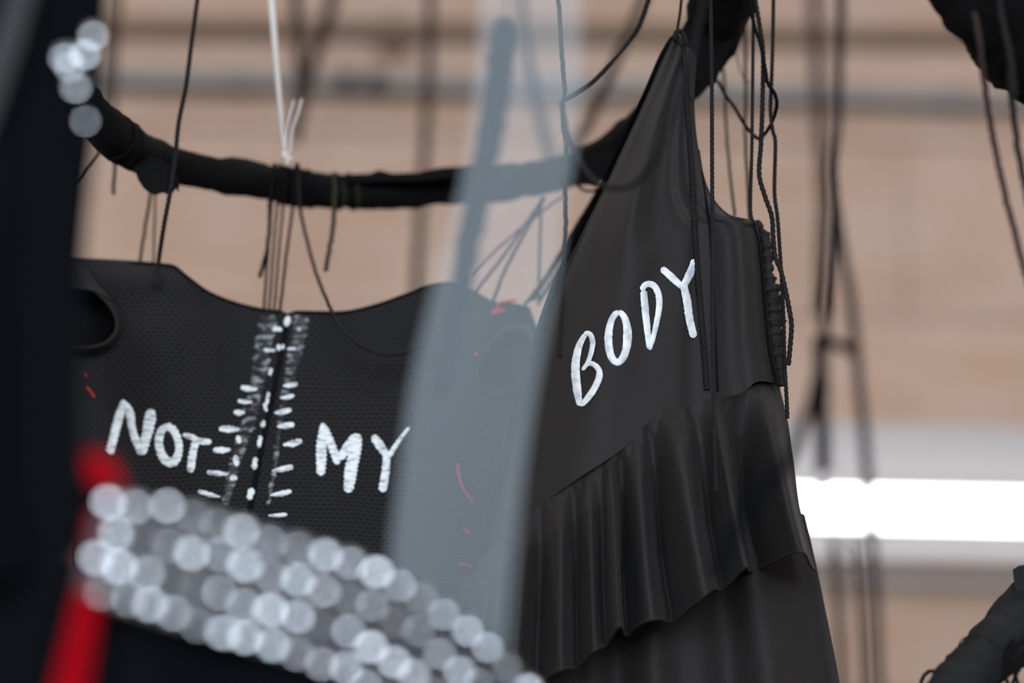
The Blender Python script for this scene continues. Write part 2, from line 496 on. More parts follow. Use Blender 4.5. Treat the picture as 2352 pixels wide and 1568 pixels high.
# fluorescent batten on the wall
def batten(label, A, B, width, dirn, upv, glow, shade_w=0.0, group=None, name='light_batten'):
    """A, B: ends of the axis; dirn: unit normal the lamp faces; upv: across."""
    A, B, dirn, upv = map(np.asarray, (A, B, dirn, upv))
    ax = (B - A) / np.linalg.norm(B - A)
    t = thing(name, label, 'light', tuple((A + B) / 2), group)
    def slab(a, b, n0, n1, h0, h1):
        q = []
        for e in (a, b):
            q += [e + dirn * n0 - upv * h0, e + dirn * n0 + upv * h0, e + dirn * n1 + upv * h1, e + dirn * n1 - upv * h1]
        return q, [(0, 1, 5, 4), (1, 2, 6, 5), (2, 3, 7, 6), (3, 0, 4, 7), (0, 3, 2, 1), (4, 5, 6, 7)]
    v, f = slab(A, B, 0.0, 0.035, width * 0.62, width * 0.55); mesh_obj('housing', v, f, 'housing', t, smooth=False)
    V = []; k = 12; Fc = []
    for e in (A + ax * 0.03, B - ax * 0.03):
        for i in range(k + 1):
            a = math.pi * i / k
            V.append(e + dirn * (0.035 + 0.03 * math.sin(a)) + upv * (width / 2 * math.cos(a)))
    for i in range(k): Fc.append((i, i + 1, i + k + 2, i + k + 1))
    mesh_obj('diffuser', V, Fc, glow, t)
    for e in (A, B - ax * 0.03):
        v, f = slab(e, e + ax * 0.03, 0.03, 0.068, width * 0.53, width * 0.5); mesh_obj('end_cap', v, f, 'housing', t, smooth=False)
    if shade_w:  # grey wings stand in for the glow and haze around the tube
        for sgn in (1, -1):
            q = []
            for e in (A, B):
                q += [e + dirn * 0.005 + upv * sgn * width * 0.6, e + dirn * 0.03 + upv * sgn * (width * 0.6 + shade_w * (2.4 if sgn > 0 else 1)),
                      e + dirn * 0.026 + upv * sgn * (width * 0.6 + shade_w * (2.4 if sgn > 0 else 1)), e + dirn * 0.001 + upv * sgn * width * 0.6]
            mesh_obj('reflector_wing', q, [(0, 1, 5, 4), (1, 2, 6, 5), (2, 3, 7, 6), (3, 0, 4, 7), (0, 3, 2, 1), (4, 5, 6, 7)], 'wing', t, smooth=False)
    return t
facing = -np.array(R((0, 1, 0)))
A = wall_pt(1700, 1168, 0.03); B = wall_pt(2352 + 900, 1200, 0.03); 
upv = np.array([0, 0, 1.0])
batten('bright white fluorescent batten on the plank wall behind the ruffled dress', A, B, 0.082, facing, upv, 'tube', shade_w=0.065)
struct(wall_box('trim_2', (1500, 1318), (2900, 1352), 26, 0.05, 'shade'))  # grey strip standing in for the shadow line under the batten
down = np.array([0, 0, -1.0]); across = np.array(R((0, 1, 0)))
for (x0, x1) in ((-3.0, -0.4), (0.6, 3.2)):  # unseen battens, added to brighten the plank wall
    batten('long fluorescent batten fixed to the ceiling near the plank wall', R((x0, 3.3, CEIL - 0.002)), R((x1, 3.3, CEIL - 0.002)), 0.16, down, across, 'tube_ceiling', group='ceiling battens', name='ceiling_batten')

# ================================================================== ruffled dress with BODY
YB0 = 2.56
dress = thing('ruffled_dress', 'black sleeveless ruffled dress hung by cords with BODY painted in white', 'dress', P(1500, 1568, YB0))
Lb = [(1546, 84), (1520, 135), (1490, 205), (1458, 275), (1425, 345), (1390, 420), (1355, 490), (1318, 565), (1280, 645), (1245, 725), (1218, 810), (1190, 910), (1160, 1030), (1130, 1150), (1098, 1292)]
Rb = [(1574, 100), (1598, 132), (1594, 200), (1597, 280), (1606, 350), (1624, 425), (1652, 472), (1686, 498), (1722, 504), (1742, 530), (1754, 610), (1762, 700), (1772, 790), (1790, 882)]
SEAM = [(1098, 1292), (1135, 1252), (1190, 1197), (1260, 1146), (1330, 1097), (1400, 1052), (1445, 1018), (1482, 976), (1520, 947), (1580, 926), (1640, 914), (1700, 904), (1740, 876), (1790, 882)]
bod = coons([(1546, 84), (1555, 82), (1566, 86), (1574, 100)], SEAM, Lb, Rb, 72, 110)
def yb(u, v, x, y):
    f = 0.010 * math.sin(9 * u + 1.0) * min(1, v * 3) * (1 - v * 0.3) + 0.004 * math.sin(23 * u + 2 * v) * (1 - 0.6 * v)
    f += 0.006 * math.sin((u - 0.70) * 48) * min(1, max(0, (u - 0.70) / 0.08)) * min(1, v * 1.5)
    f += 0.006 * math.sin(u * 15 + 4) * math.exp(-((v - 0.35) / 0.25) ** 2)
    roll = 0.022 * max(0, (u - 0.86) / 0.14) ** 2 + 0.05 * max(0, (0.14 - u) / 0.14) ** 2
    return YB0 - 0.045 * math.sin(math.pi * min(1, max(0, u))) * min(1, 0.25 + v * 2) + f + roll
front, bvh_dress = panel('front_bodice', bod, yb, 'jersey', dress, bvh=True)
# back of the bodice, a hand behind the front, its strap a bit wider on the left
Lk = [(x - (8 if y < 700 else 3), y - 4) for x, y in Lb]; Rk = [(x - 2, y + 4) for x, y in Rb]
Lk[0] = (1538, 86)
bak = coons([(1538, 86), (1550, 78), (1560, 80), (1572, 104)], SEAM, Lk, Rk, 30, 60)
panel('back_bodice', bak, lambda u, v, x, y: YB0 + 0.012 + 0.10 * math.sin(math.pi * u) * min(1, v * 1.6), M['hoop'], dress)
# hem facings: thin rolled edge along the neckline and strap
def edge_tube(name, pts2, w, m, parent, bvh, lift=0.001, twisted=False, ruche=0.0, Ydef=YB0):
    p = smoothpath(np.asarray(pts2, float), step=3.0 if twisted else 5.0)
    wp = np.array([on_cloth(bvh, x, y, lift, Ydef) for x, y in p])
    k = np.ones(3) / 3
    wp[1:-1] = np.stack([np.convolve(wp[:, c], k, 'valid') for c in range(3)], 1)
    r = w / 2 * (Ydef / 0.96) / F
    rr = np.array([r * (1 + ruche * math.sin(i * 0.9) + ruche * 0.7 * math.sin(i * 0.37 + 1)) for i in range(len(wp))])
    v, f = sweep(wp, rr, 10, TRE if twisted else None, twist=(2 * math.pi / (5 * r) if twisted else 0))
    return mesh_obj(name, v, f, m, parent)
edge_tube('neck_binding', [(x - 3, y + 2) for x, y in Rb[1:9]], 7, 'jersey', dress, bvh_dress, 0.0005)
edge_tube('strap_binding', [(x + 5, y + 4) for x, y in Lb[:11]], 7, 'jersey', dress, bvh_dress, 0.0005)
edge_tube('twisted_piping', [(1562, 92), (1572, 130), (1577, 200), (1583, 300), (1590, 400), (1594, 500), (1600, 600), (1608, 700), (1617, 800), (1624, 895)], 15, 'cord', dress, bvh_dress, 0.002, twisted=True)
edge_tube('side_piping', [(1604, 345), (1618, 440), (1630, 520), (1636, 620), (1640, 720), (1644, 820), (1648, 900)], 7, 'cord_dark', dress, bvh_dress, 0.0)
edge_tube('waist_seam', [(x, y + 1) for x, y in SEAM[1:-1]], 5, 'hoop', dress, bvh_dress, 0.0006)
# folded flap at the top of the neckline
fl = coons([(1574, 112), (1586, 118), (1600, 131)], [(1585, 225), (1590, 226), (1595, 226)], [(1574, 112), (1580, 170), (1585, 225)], [(1600, 131), (1597, 180), (1595, 226)], 6, 12)
panel('strap_flap', fl, lambda u, v, x, y: YB0 - 0.012 + 0.006 * u, 'jersey', dress)
kn = [P(1550, 92, YB0 - 0.012), P(1553, 76, YB0 - 0.016), P(1562, 72, YB0 - 0.012), P(1572, 84, YB0 - 0.010), P(1577, 104, YB0 - 0.010)]
v, f = sweep(smoothpath(np.array(kn), n_per=26), 0.0036, 8, TRE, twist=900); mesh_obj('strap_knot', v, f, 'cord', dress)
# ruched arm edge
RU = [(1738, 514), (1757, 545), (1765, 590), (1766, 640), (1777, 690), (1780, 740), (1783, 790), (1790, 840), (1797, 885)]
p = smoothpath(np.array(RU, float), step=3.0)
wp = np.array([P(x, y, YB0 + 0.030) for x, y in p]); n = len(wp)
r0 = np.interp(np.linspace(0, 1, n), [0, .12, .3, .42, .6, .8, 1], [9, 13, 11, 21, 20, 15, 11]) / 2100
rr = r0 * np.array([1 + 0.24 * math.sin(i * 0.75) + 0.12 * math.sin(i * 1.9) for i in range(n)])
v, f = sweep(wp, rr, 14, lambda a, i: 1 + 0.10 * math.sin(3 * a + i * 0.5)); mesh_obj('ruched_armhole', v, f, 'jersey', dress)
v, f = sweep(np.array([P(x, y, YB0 + 0.06) for x, y in smoothpath(np.array([(1728, 512), (1740, 560), (1752, 640), (1764, 720), (1776, 800), (1788, 880)], float), n_per=40)]), 0.010, 8)
mesh_obj('armhole_lining', v, f, 'hoop', dress)
cl = coons([(1672, 494), (1700, 500), (1736, 506)], [(1690, 522), (1712, 524), (1736, 520)], [(1672, 494), (1680, 512), (1690, 522)], [(1736, 506), (1738, 513), (1736, 520)], 10, 6)
panel('shoulder_fold', cl, lambda u, v, x, y: YB0 - 0.008 - 0.006 * math.sin(math.pi * v) + 0.03 * u * u, 'jersey', dress)

# letters
def letter(strokes, label):
    o = painted('painted_letter', bvh_dress, strokes, 'paint', front, Ydef=YB0 - 0.04, ragged=0.04)
    o['label'] = label
letter([([(1345, 766), (1331, 792), (1323, 825), (1322, 856), (1325, 890), (1331, 932)], [11, 16, 19, 20, 19, 12]),
        ([(1340, 768), (1353, 766), (1361, 783), (1358, 808), (1350, 832), (1338, 850)], [11, 13, 12, 11, 10, 8]),
        ([(1337, 850), (1349, 836), (1362, 836), (1375, 848), (1376, 866), (1366, 890), (1349, 915), (1333, 932)], [8, 11, 13, 15, 15, 15, 14, 11])], 'white painted letter B')
letter([(ell(1419.5, 774.5, 22, 57, 2, start=-1.7), [13, 17, 20, 18, 16, 18, 18, 15, 13])], 'white painted letter O')
letter([([(1478, 666), (1482, 710), (1487, 760), (1491, 802)], [16, 17, 15, 11]),
        ([(1474, 668), (1480, 656), (1492, 652), (1505, 659), (1513, 680), (1514, 705), (1508, 740), (1500, 776), (1492, 804)], [13, 15, 15, 15, 14, 13, 12, 11, 9])], 'white painted letter D')
letter([([(1519, 615), (1541, 635), (1569, 661)], [16, 17, 14]),
        ([(1594, 595), (1586, 625), (1568, 660)], [11, 19, 15]),
        ([(1569, 650), (1578, 690), (1583, 728), (1594, 776)], [17, 19, 18, 17])], 'white painted letter Y')

# ruffle tiers: folds grow from the seam to the hem
FOLDS = [(0.05, .05, .024), (0.175, .045, .030), (0.235, .02, -.010), (0.295, .035, .032), (0.345, .018, -.014), (0.39, .026, .028), (0.462, .017, .048), (0.50, .018, -.034), (0.555, .030, .012), (0.615, .026, -.034), (0.685, .050, .038), (0.745, .018, -.014), (0.795, .022, .046), (0.865, .034, -.046), (0.945, .034, .046)]
def fold(u, s):
    d = 0.0
    for c, w, a in FOLDS:
        d += a * math.exp(-((u - c) / w) ** 2)
    return d * s
HEM = [(1030, 1660), (1120, 1600), (1200, 1568), (1270, 1548), (1310, 1530), (1370, 1492), (1420, 1448), (1470, 1424), (1535, 1408), (1600, 1385), (1640, 1352), (1700, 1318), (1745, 1275), (1800, 1272), (1882, 1300)]
Lr = [(1098, 1292), (1080, 1400), (1060, 1520), (1030, 1660)]
Rr_ = [(1790, 882), (1812, 960), (1826, 1040), (1842, 1140), (1860, 1220), (1882, 1300)]
ruf = coons(SEAM, HEM, Lr, Rr_, 170, 60)
def yr(u, v, x, y):
    base = YB0 - 0.045 * math.sin(math.pi * u) * 1.0 + 0.05 * max(0, (u - 0.85) / 0.15) ** 2
    if v < 0.06: base += 0.002 * math.sin(u * 190) * (v / 0.06)
    return base - 0.018 * min(1, v * 5)
def dr(u, v, x, y):
    s = min(1, v * 1.6) ** 0.8
    pin = 0.0016 * math.sin(u * 120 + 1.5 * math.sin(9 * u)) * math.exp(-v * 9) * min(1, v * 30) * (0.12 + 0.88 * (u > 0.6))
    return (0.0, 0.035 * s - fold(u, s) * 1.6 + pin, 0.0)
r1 = panel('upper_ruffle', ruf, yr, 'jersey', dress, disp=dr)
v, f = join([sweep(np.array([np.array(P(*ruf[-1, i], yr(i / 170, 1, 0, 0))) + np.array(dr(i / 170, 1, 0, 0)) for i in range(171)]), 0.0016, 6)])
mesh_obj('ruffle_hem', v, f, 'jersey', dress)
# lower tier, seen below the hem
low = coons([(1060, 1330), (1300, 1220), (1500, 1120), (1700, 1100), (1850, 1180)], [(960, 2150), (1250, 2170), (1500, 2170), (1750, 2160), (2020, 2120)],
            [(1060, 1330), (1030, 1560), (1000, 1800), (960, 2150)], [(1850, 1180), (1884, 1330), (1932, 1568), (1970, 1800), (2020, 2120)], 110, 60)
def dl(u, v, x, y):
    s = min(1, 0.25 + v * 1.2)
    return (0, -s * (0.018 * math.sin(u * 24 + 0.8) + 0.010 * math.sin(u * 47 + 2) + 0.02 * math.exp(-((u - 0.86) / 0.05) ** 2)), 0)
panel('lower_ruffle', low, lambda u, v, x, y: YB0 + 0.110 - 0.05 * math.sin(math.pi * u) + 0.008 * max(0, (u - 0.88) / 0.12) ** 2, 'jersey', dress, disp=dl)
bk2 = coons([(1098, 1292), (1450, 1090), (1770, 882)], [(960, 2150), (1500, 2170), (2020, 2120)], [(1098, 1292), (1050, 1560), (960, 2150)], [(1770, 882), (1862, 1310), (1905, 1568), (2000, 2120)], 30, 30)
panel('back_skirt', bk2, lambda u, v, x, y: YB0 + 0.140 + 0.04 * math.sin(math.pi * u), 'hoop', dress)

# ================================================================== waffle top with NOT MY
YT = 2.76
top = thing('waffle_top', 'black waffle-knit top with NOT MY and white ribs painted beside its zip', 'top', P(640, 1568, YT))
Tt = [(110, 588), (190, 592), (300, 598), (375, 604), (400, 608), (414, 619), (436, 637), (480, 668), (540, 692), (600, 707), (645, 712), (660, 720), (680, 713), (740, 714), (800, 712), (870, 695), (940, 670), (990, 652), (1040, 648), (1090, 668), (1135, 692), (1172, 694), (1216, 704)]
Lt = [(110, 588), (118, 760), (140, 950), (160, 1150), (170, 1650)]
Rt = [(1216, 704), (1242, 790), (1236, 900), (1205, 1020), (1172, 1150), (1142, 1300), (1120, 1450), (1095, 1650)]
tg = coons(Tt, [(170, 1650), (640, 1660), (1095, 1650)], Lt, Rt, 130, 110)
def yt(u, v, x, y):
    b = YT - 0.055 * math.sin(math.pi * u) * min(1, 0.3 + 1.5 * v)
    b += 0.010 * math.sin(u * 13 + 0.6) * (1 - v) * min(1, v * 6)
    b -= 0.034 * math.exp(-(((x - 350) / 90) ** 2 + ((y - 760) / 130) ** 2))
    b -= 0.016 * math.exp(-(((x - 330) / 150) ** 2 + ((y - 640) / 45) ** 2))
    b += 0.020 * math.exp(-(((x - 560) / 90) ** 2 + ((y - 860) / 200) ** 2))
    b += 0.012 * math.exp(-(((x - 860) / 110) ** 2 + ((y - 800) / 90) ** 2))
    b -= 0.020 * math.exp(-(((x - 700) / 260) ** 2 + ((y - 1010) / 150) ** 2))
    b += 0.018 * math.exp(-(((x - 250) / 70) ** 2 + ((y - 960) / 90) ** 2))
    b += 0.03 * max(0, (u - 0.9) / 0.1) ** 2
    return b
def in_ell(x, y, e): 
    a = math.radians(e[4]); dx, dy = x - e[0], y - e[1]
    p, q = dx * math.cos(a) + dy * math.sin(a), -dx * math.sin(a) + dy * math.cos(a)
    return (p / e[2]) ** 2 + (q / e[3]) ** 2 < 1
EL, ER = (172, 726, 98, 70, 18), (1160, 832, 52, 82, 32)
tp, bvh_top = panel('back_panel', tg, yt, 'waffle', top, hole=lambda x, y: in_ell(x, y, EL) or in_ell(x, y, ER), bvh=True)
Tk = [(x, y + 6) for x, y in Tt]
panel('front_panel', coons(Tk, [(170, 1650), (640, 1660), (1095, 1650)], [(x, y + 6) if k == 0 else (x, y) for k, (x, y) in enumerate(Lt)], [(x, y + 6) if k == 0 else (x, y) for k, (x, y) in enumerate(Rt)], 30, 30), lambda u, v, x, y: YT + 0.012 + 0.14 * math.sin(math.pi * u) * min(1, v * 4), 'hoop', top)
def sleeve(e, dy, spec):
    rings = []
    for (sc, yy) in spec:
        ring = []
        for q in range(48):
            a = 2 * math.pi * q / 48; ca, sa = math.cos(math.radians(e[4])), math.sin(math.radians(e[4]))
            x, y = e[2] * sc * math.cos(a), e[3] * sc * math.sin(a)
            fl = 1 + 0.03 * math.sin(3 * a + 1)
            ring.append(P(e[0] + (x * ca - y * sa) * fl, e[1] + (x * sa + y * ca) * fl, dy + yy))
        rings.append(ring)
    V = [p for r in rings for p in r]; Fc = []
    for k in range(len(rings) - 1):
        for q in range(48):
            l = (q + 1) % 48; Fc.append((k * 48 + q, k * 48 + l, (k + 1) * 48 + l, (k + 1) * 48 + q))
    return V, Fc
for e, dy in ((EL, YT - 0.020), (ER, YT - 0.012)):
    v, f = sleeve(e, dy, ((1.22, 0.012), (1.12, -0.002), (1.04, -0.012), (1.0, -0.015), (0.975, -0.013), (0.96, 0.0)))
    sl = mesh_obj('cap_sleeve', v, f, 'jersey', top)
    v, f = sleeve(e, dy, ((0.975, -0.010), (0.95, 0.02), (0.9, 0.06), (0.6, 0.09), (0.02, 0.10)))  # near-black bowl, its colour carrying the shade inside the sleeve
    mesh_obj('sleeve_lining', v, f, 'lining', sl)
# shoulder seam fold left
sf = coons([(150, 596), (185, 604), (196, 612)], [(150, 660), (215, 668), (262, 690)], [(150, 596), (148, 630), (150, 660)], [(196, 612), (222, 650), (262, 690)], 14, 12)
panel('shoulder_seam', sf, lambda u, v, x, y: YT - 0.030 - 0.01 * math.sin(3 * u), 'jersey', top)
# neckline binding
edge_tube('neck_binding', [(x, y + 4) for x, y in Tt[2:11]], 8, 'hoop', top, bvh_top, 0.0, Ydef=YT)
edge_tube('neck_binding', [(x, y + 4) for x, y in Tt[12:20]], 8, 'hoop', top, bvh_top, 0.0, Ydef=YT)
# zip
ZIP = [(661, 728), (650, 790), (636, 860), (622, 930), (606, 1000), (593, 1070), (581, 1130), (572, 1180)]
zipo = painted('zip', bvh_top, [(ZIP, 13)], 'cord_dark', top, Ydef=YT, lift=0.0008, rnd=False)
c = on_cloth(bvh_top, 660, 738, 0.006, YT)
def ball(c, rx, ry, rz, tilt=0.0, nu=14, nv=9):
    V, Fc = [], []
    for j in range(nv + 1):
        a = math.pi * j / nv
        for i in range(nu):
            b = 2 * math.pi * i / nu
            x, y, z = rx * math.sin(a) * math.cos(b), ry * math.sin(a) * math.sin(b), rz * math.cos(a)
            V.append((c[0] + x * math.cos(tilt) - z * math.sin(tilt), c[1] + y, c[2] + x * math.sin(tilt) + z * math.cos(tilt)))
    for j in range(nv):
        for i in range(nu):
            k = (i + 1) % nu; Fc.append((j * nu + i, (j + 1) * nu + i, (j + 1) * nu + k, j * nu + k))
    return V, Fc
v, f = ball(c, 0.0042, 0.003, 0.0066, -0.2); o = mesh_obj('zip_slider', v, f, 'paint', top); o['label'] = 'white painted zip slider'
# painted letters
def letter2(strokes, label):
    o = painted('painted_letter', bvh_top, strokes, 'paint_waffle', tp, Ydef=YT - 0.04, serr=0.10, ragged=0.06)
    o['label'] = label
letter2([([(284, 918), (277, 945), (270, 970), (261, 1005), (251, 1044)], [10, 19, 20, 19, 19]),
         ([(283, 922), (297, 945), (302, 975), (308, 1000), (325, 1044)], [12, 20, 16, 17, 14]),
         ([(348, 939), (344, 965), (339, 990), (332, 1018), (327, 1044)], [20, 27, 24, 22, 16])], 'white painted letter N')
letter2([(ell(388, 1021, 22.5, 41, -8, start=-1.9), [17, 18, 17, 19, 21, 18, 19, 18])], 'white painted letter O')
letter2([([(420, 998), (440, 1003), (456, 1012), (486, 1015)], [11, 13, 15, 13]), ([(450, 1010), (442, 1045), (437, 1085)], [17, 18, 18])], 'white painted letter T')
letter2([([(742, 971), (740, 1000), (738, 1040), (737, 1092)], [11, 22, 24, 20]), ([(744, 978), (757, 1010), (766, 1035), (777, 1066)], [14, 19, 19, 16]),
         ([(779, 1056), (792, 1036), (806, 1018), (821, 997)], [16, 22, 24, 20]), ([(822, 996), (817, 1030), (808, 1070), (799, 1131)], [20, 28, 28, 22])], 'white painted letter M')
letter2([([(856, 1000), (872, 1022), (888, 1046)], [18, 20, 17]), ([(940, 981), (918, 1010), (891, 1050)], [7, 10, 13]), ([(888, 1042), (886, 1080), (878, 1130)], [16, 19, 20])], 'white painted letter Y')
# ribs: (outer end, inner end, width)
RIBS = [((553, 890), (592, 893), 14), ((546, 920), (580, 923), 10), ((537, 946), (563, 947), 13), ((503, 984), (551, 985), 16), ((489, 1033), (531, 1032), 15), ((475, 1084), (526, 1088), 13), ((454, 1127), (506, 1141), 12),
        ((684, 881), (650, 886), 12), ((676, 908), (643, 913), 11), ((670, 940), (630, 948), 13), ((676, 974), (636, 979), 14), ((694, 1012), (650, 1022), 15), ((674, 1071), (624, 1081), 13), ((670, 1128), (620, 1137), 13), ((660, 1181), (616, 1184), 10)]
for a, b, w in RIBS:
    mid = ((a[0] + b[0]) / 2, (a[1] + b[1]) / 2 + 1)
    o = painted('painted_rib', bvh_top, [([a, mid, b], [w * 0.8, w, w * 0.4])], 'paint_waffle', tp, Ydef=YT - 0.04, serr=0.06, ragged=0.10)
o['label'] = 'white painted rib stroke'
# dry brushed spine either side of the zip
SPL = [(622, 720), (605, 790), (597, 850), (585, 900), (572, 960), (556, 1010), (540, 1060), (528, 1110), (516, 1160)]
SPR = [(690, 722), (682, 790), (668, 850), (655, 900), (644, 960), (636, 1010), (633, 1060), (625, 1110), (615, 1165)]
painted('spine_brushwork', bvh_top, [(SPL, [44, 40, 36, 30, 34, 30, 26, 24, 18])], 'drybrush', tp, Ydef=YT, ragged=0.15, lift=0.0004)
painted('spine_brushwork', bvh_top, [(SPR, [46, 34, 26, 18, 16, 14, 14, 12, 8])], 'drybrush', tp, Ydef=YT, ragged=0.2, lift=0.0004)
DABS = [((625, 755), (648, 757), 11), ((682, 756), (692, 756), 9), ((640, 790), (640, 805), 9), ((650, 790), (650, 802), 7), ((605, 803), (632, 805), 7), ((660, 801), (680, 800), 7), ((622, 845), (620, 862), 9), ((617, 900), (612, 930), 8), ((607, 925), (612, 945), 9), ((606, 965), (603, 982), 11),
        ((598, 1000), (594, 1028), 10), ((588, 1050), (583, 1078), 13), ((579, 1120), (572, 1148), 15), ((528, 1095), (545, 1100), 14), ((545, 1000), (551, 1018), 12), ((540, 1045), (545, 1070), 12)]
for a, b, w in DABS:
    painted('painted_dab', bvh_top, [([a, ((a[0] + b[0]) / 2, (a[1] + b[1]) / 2), b], w)], 'paint_waffle', tp, Ydef=YT, ragged=0.15, lift=0.0018)
# red stitches
for pts, w in (([(191, 858), (195, 860), (200, 864)], 4), ([(197, 888), (207, 898), (217, 913)], 5), ([(1128, 719), (1144, 714), (1163, 709)], 9), ([(1140, 708), (1152, 696), (1186, 688)], 7), ([(1090, 812), (1094, 812), (1098, 814)], 6),
               ([(1051, 1064), (1055, 1095), (1066, 1125), (1089, 1156)], 5), ([(1065, 1212), (1071, 1217), (1079, 1226)], 5), ([(1053, 1296), (1069, 1296), (1088, 1303)], 6)):
    o = painted('red_stitch', bvh_top, [(pts, w)], 'red_thread', tp, Ydef=YT - 0.02, lift=0.003)
# pale fold ridges of the side seam
for pts in ([(1110, 905), (1160, 895), (1195, 872), (1215, 845)], [(1168, 960), (1145, 1080), (1118, 1200), (1095, 1330)], [(1190, 980), (1165, 1120), (1140, 1240), (1110, 1360)], [(1060, 1340), (1090, 1335), (1115, 1310)]):
    edge_tube('seam_fold', pts, 9, 'jersey', top, bvh_top, 0.001, Ydef=YT)

# ================================================================== hoops
def hoop(name, label, ctrl, rad, m, lump=0.12, shift=0.0):
    wp = []
    for c in ctrl:
        wp.append(P(c[0], c[1], c[2] + shift) if c[3] else np.array(c[:3]) + np.array([0, shift, shift * 0.4]))
    rads = np.array([c[4] for c in ctrl])
    pr = np.column_stack([np.array(wp), rads])
    pr = smoothpath(pr, n_per=260, closed=True)[:-1]
    n = len(pr)
    ph = np.random.uniform(0, 6.28, 8)
    lum = np.array([1 + lump * sum(math.sin(2 * math.pi * i / n * k + ph[q]) * s for q, (k, s) in enumerate(((23, .5), (41, .4), (67, .35), (97, .3)))) for i in range(n)])
    t = thing(name, label, 'hoop', tuple(np.mean(wp, axis=0)), None)
    v, f = sweep(pr[:, :3], pr[:, 3] * lum, 16, lambda a, i: 1 + 0.05 * math.sin(4 * a + i * 0.35) + 0.03 * math.sin(7 * a - i * 0.8), closed=True)
    mesh_obj('fabric_wrap', v, f, m, t)
    return t, pr
HS = -0.22
C1 = [(150, 190, 2.72, 1, .022), (230, 283, 2.80, 1, .024), (330, 356, 2.90, 1, .024), (450, 392, 2.97, 1, .0215), (570, 410, 3.02, 1, .0215), (700, 433, 3.07, 1, .0215), (850, 441, 3.11, 1, .0215), (1000, 434, 3.13, 1, .0215),
      (1150, 420, 3.13, 1, .0225), (1290, 396, 3.10, 1, .0215), (1400, 347, 3.05, 1, .021), (1478, 282, 3.0, 1, .021), (1560, 200, 2.95, 1, .023), (1630, 100, 2.90, 1, .032), (1655, 10, 2.85, 1, .036), (1672, -90, 2.78, 1, .034),
      (0.26, 2.60, 2.70, 0, .024), (0.17, 2.45, 2.72, 0, .022), (-0.12, 2.37, 2.70, 0, .022), (-0.40, 2.46, 2.62, 0, .022), (-0.53, 2.60, 2.56, 0, .022)]
h1, pr1 = hoop('fabric_hoop', 'large black cloth-wrapped hoop hanging behind the ruffled dress', C1, .02, 'hoop', 0.07, shift=HS)
# rags hanging off the wrap
def rag(poly2, Y, parent, m='hoop', depth=0.03):
    V = [P(x, y, Y) for x, y in poly2] + [P(x, y, Y + depth) for x, y in poly2]
    n = len(poly2); Fc = [tuple(range(n))[::-1], tuple(range(n, 2 * n))] + [(i, (i + 1) % n, n + (i + 1) % n, n + i) for i in range(n)]
    return mesh_obj('cloth_rag', V, Fc, m, parent, smooth=False)
rag([(x, y + 14) for x, y in [(300, 352), (318, 400), (330, 418), (342, 428), (356, 434), (375, 428), (392, 436), (404, 418), (410, 428), (412, 405), (400, 372), (370, 350), (330, 340)]], 2.87 + HS, h1, depth=0.05)
rag([(1566, 66), (1578, 44), (1602, 20), (1596, -20), (1660, -20), (1712, 0), (1712, 40), (1698, 60), (1700, 80), (1690, 92), (1672, 120), (1655, 155), (1645, 190), (1625, 200), (1600, 222), (1590, 200), (1586, 140), (1572, 100)], 2.86 + HS, h1, depth=0.05)
rag([(1290, 372), (1340, 345), (1380, 335), (1420, 305), (1445, 275), (1468, 245), (1490, 260), (1470, 330), (1420, 392), (1370, 425), (1310, 425)], 3.02 + HS, h1, depth=0.04)
rag([(700, 405), (740, 398), (780, 404), (850, 398), (870, 390), (900, 398), (960, 396), (1010, 385), (1100, 380), (1150, 376), (1150, 395), (950, 415), (700, 420)], 3.07 + HS, h1, depth=0.03)
C2 = [(2185, -125, 2.20, 1, .036), (2283, 18, 2.24, 1, .046), (2420, 155, 2.34, 1, .046), (2700, 240, 2.5, 1, .036), (2980, 190, 2.55, 1, .03), (3150, 0, 2.4, 1, .03), (3080, -240, 2.1, 1, .03), (2750, -370, 1.95, 1, .03), (2380, -300, 2.02, 1, .03)]
h2, pr2 = hoop('fabric_hoop', 'thick black cloth-wrapped hoop overhead beside the high pipe end', C2, .03, 'hoop', 0.05)
C3 = [(2120, 1700, 2.42, 1, .027), (2195, 1590, 2.46, 1, .028), (2275, 1497, 2.50, 1, .029), (2360, 1408, 2.54, 1, .031), (2500, 1290, 2.62, 1, .03), (2750, 1190, 2.75, 1, .028), (3020, 1230, 2.82, 1, .028), (3150, 1400, 2.7, 1, .028), (3050, 1640, 2.5, 1, .028), (2700, 1830, 2.32, 1, .028), (2350, 1850, 2.33, 1, .028)]
h3, pr3 = hoop('fabric_hoop', 'charcoal cloth-wrapped hoop with knotted strings below the wall light', C3, .028, 'hoop_near', 0.06)
rag([(2326, 1308), (2340, 1299), (2356, 1297), (2400, 1300), (2410, 1350), (2380, 1400), (2345, 1400), (2330, 1345)], 2.52, h3, 'hoop_near', 0.02)
# thread turns around the wrap
def turns(parent, pr, idx, r, m, count=3, spread=2):
    V, Fc = [], []
    for k in range(count):
        i = (idx + k * spread) % len(pr)
        c = pr[i, :3]; tn = pr[(i + 1) % len(pr), :3] - pr[i - 1, :3]; tn /= np.linalg.norm(tn)
        a = np.cross(tn, [0, 0, 1.0]); a /= np.linalg.norm(a); b = np.cross(tn, a)
        rr = pr[i, 3] * 1.03
        ring = np.array([c + (a * math.cos(q) + b * math.sin(q)) * rr + tn * 0.004 * math.sin(q) for q in np.linspace(0, 2 * math.pi, 25)[:-1]])
        v, f = sweep(ring, r, 6, closed=True)
        n = len(V); V += v; Fc += [tuple(x + n for x in q) for q in f]
    return mesh_obj('thread_binding', V, Fc, m, parent)
def near_idx(pr, px, py, Y):
    q = P(px, py, Y); return int(np.argmin(np.linalg.norm(pr[:, :3] - q, axis=1)))
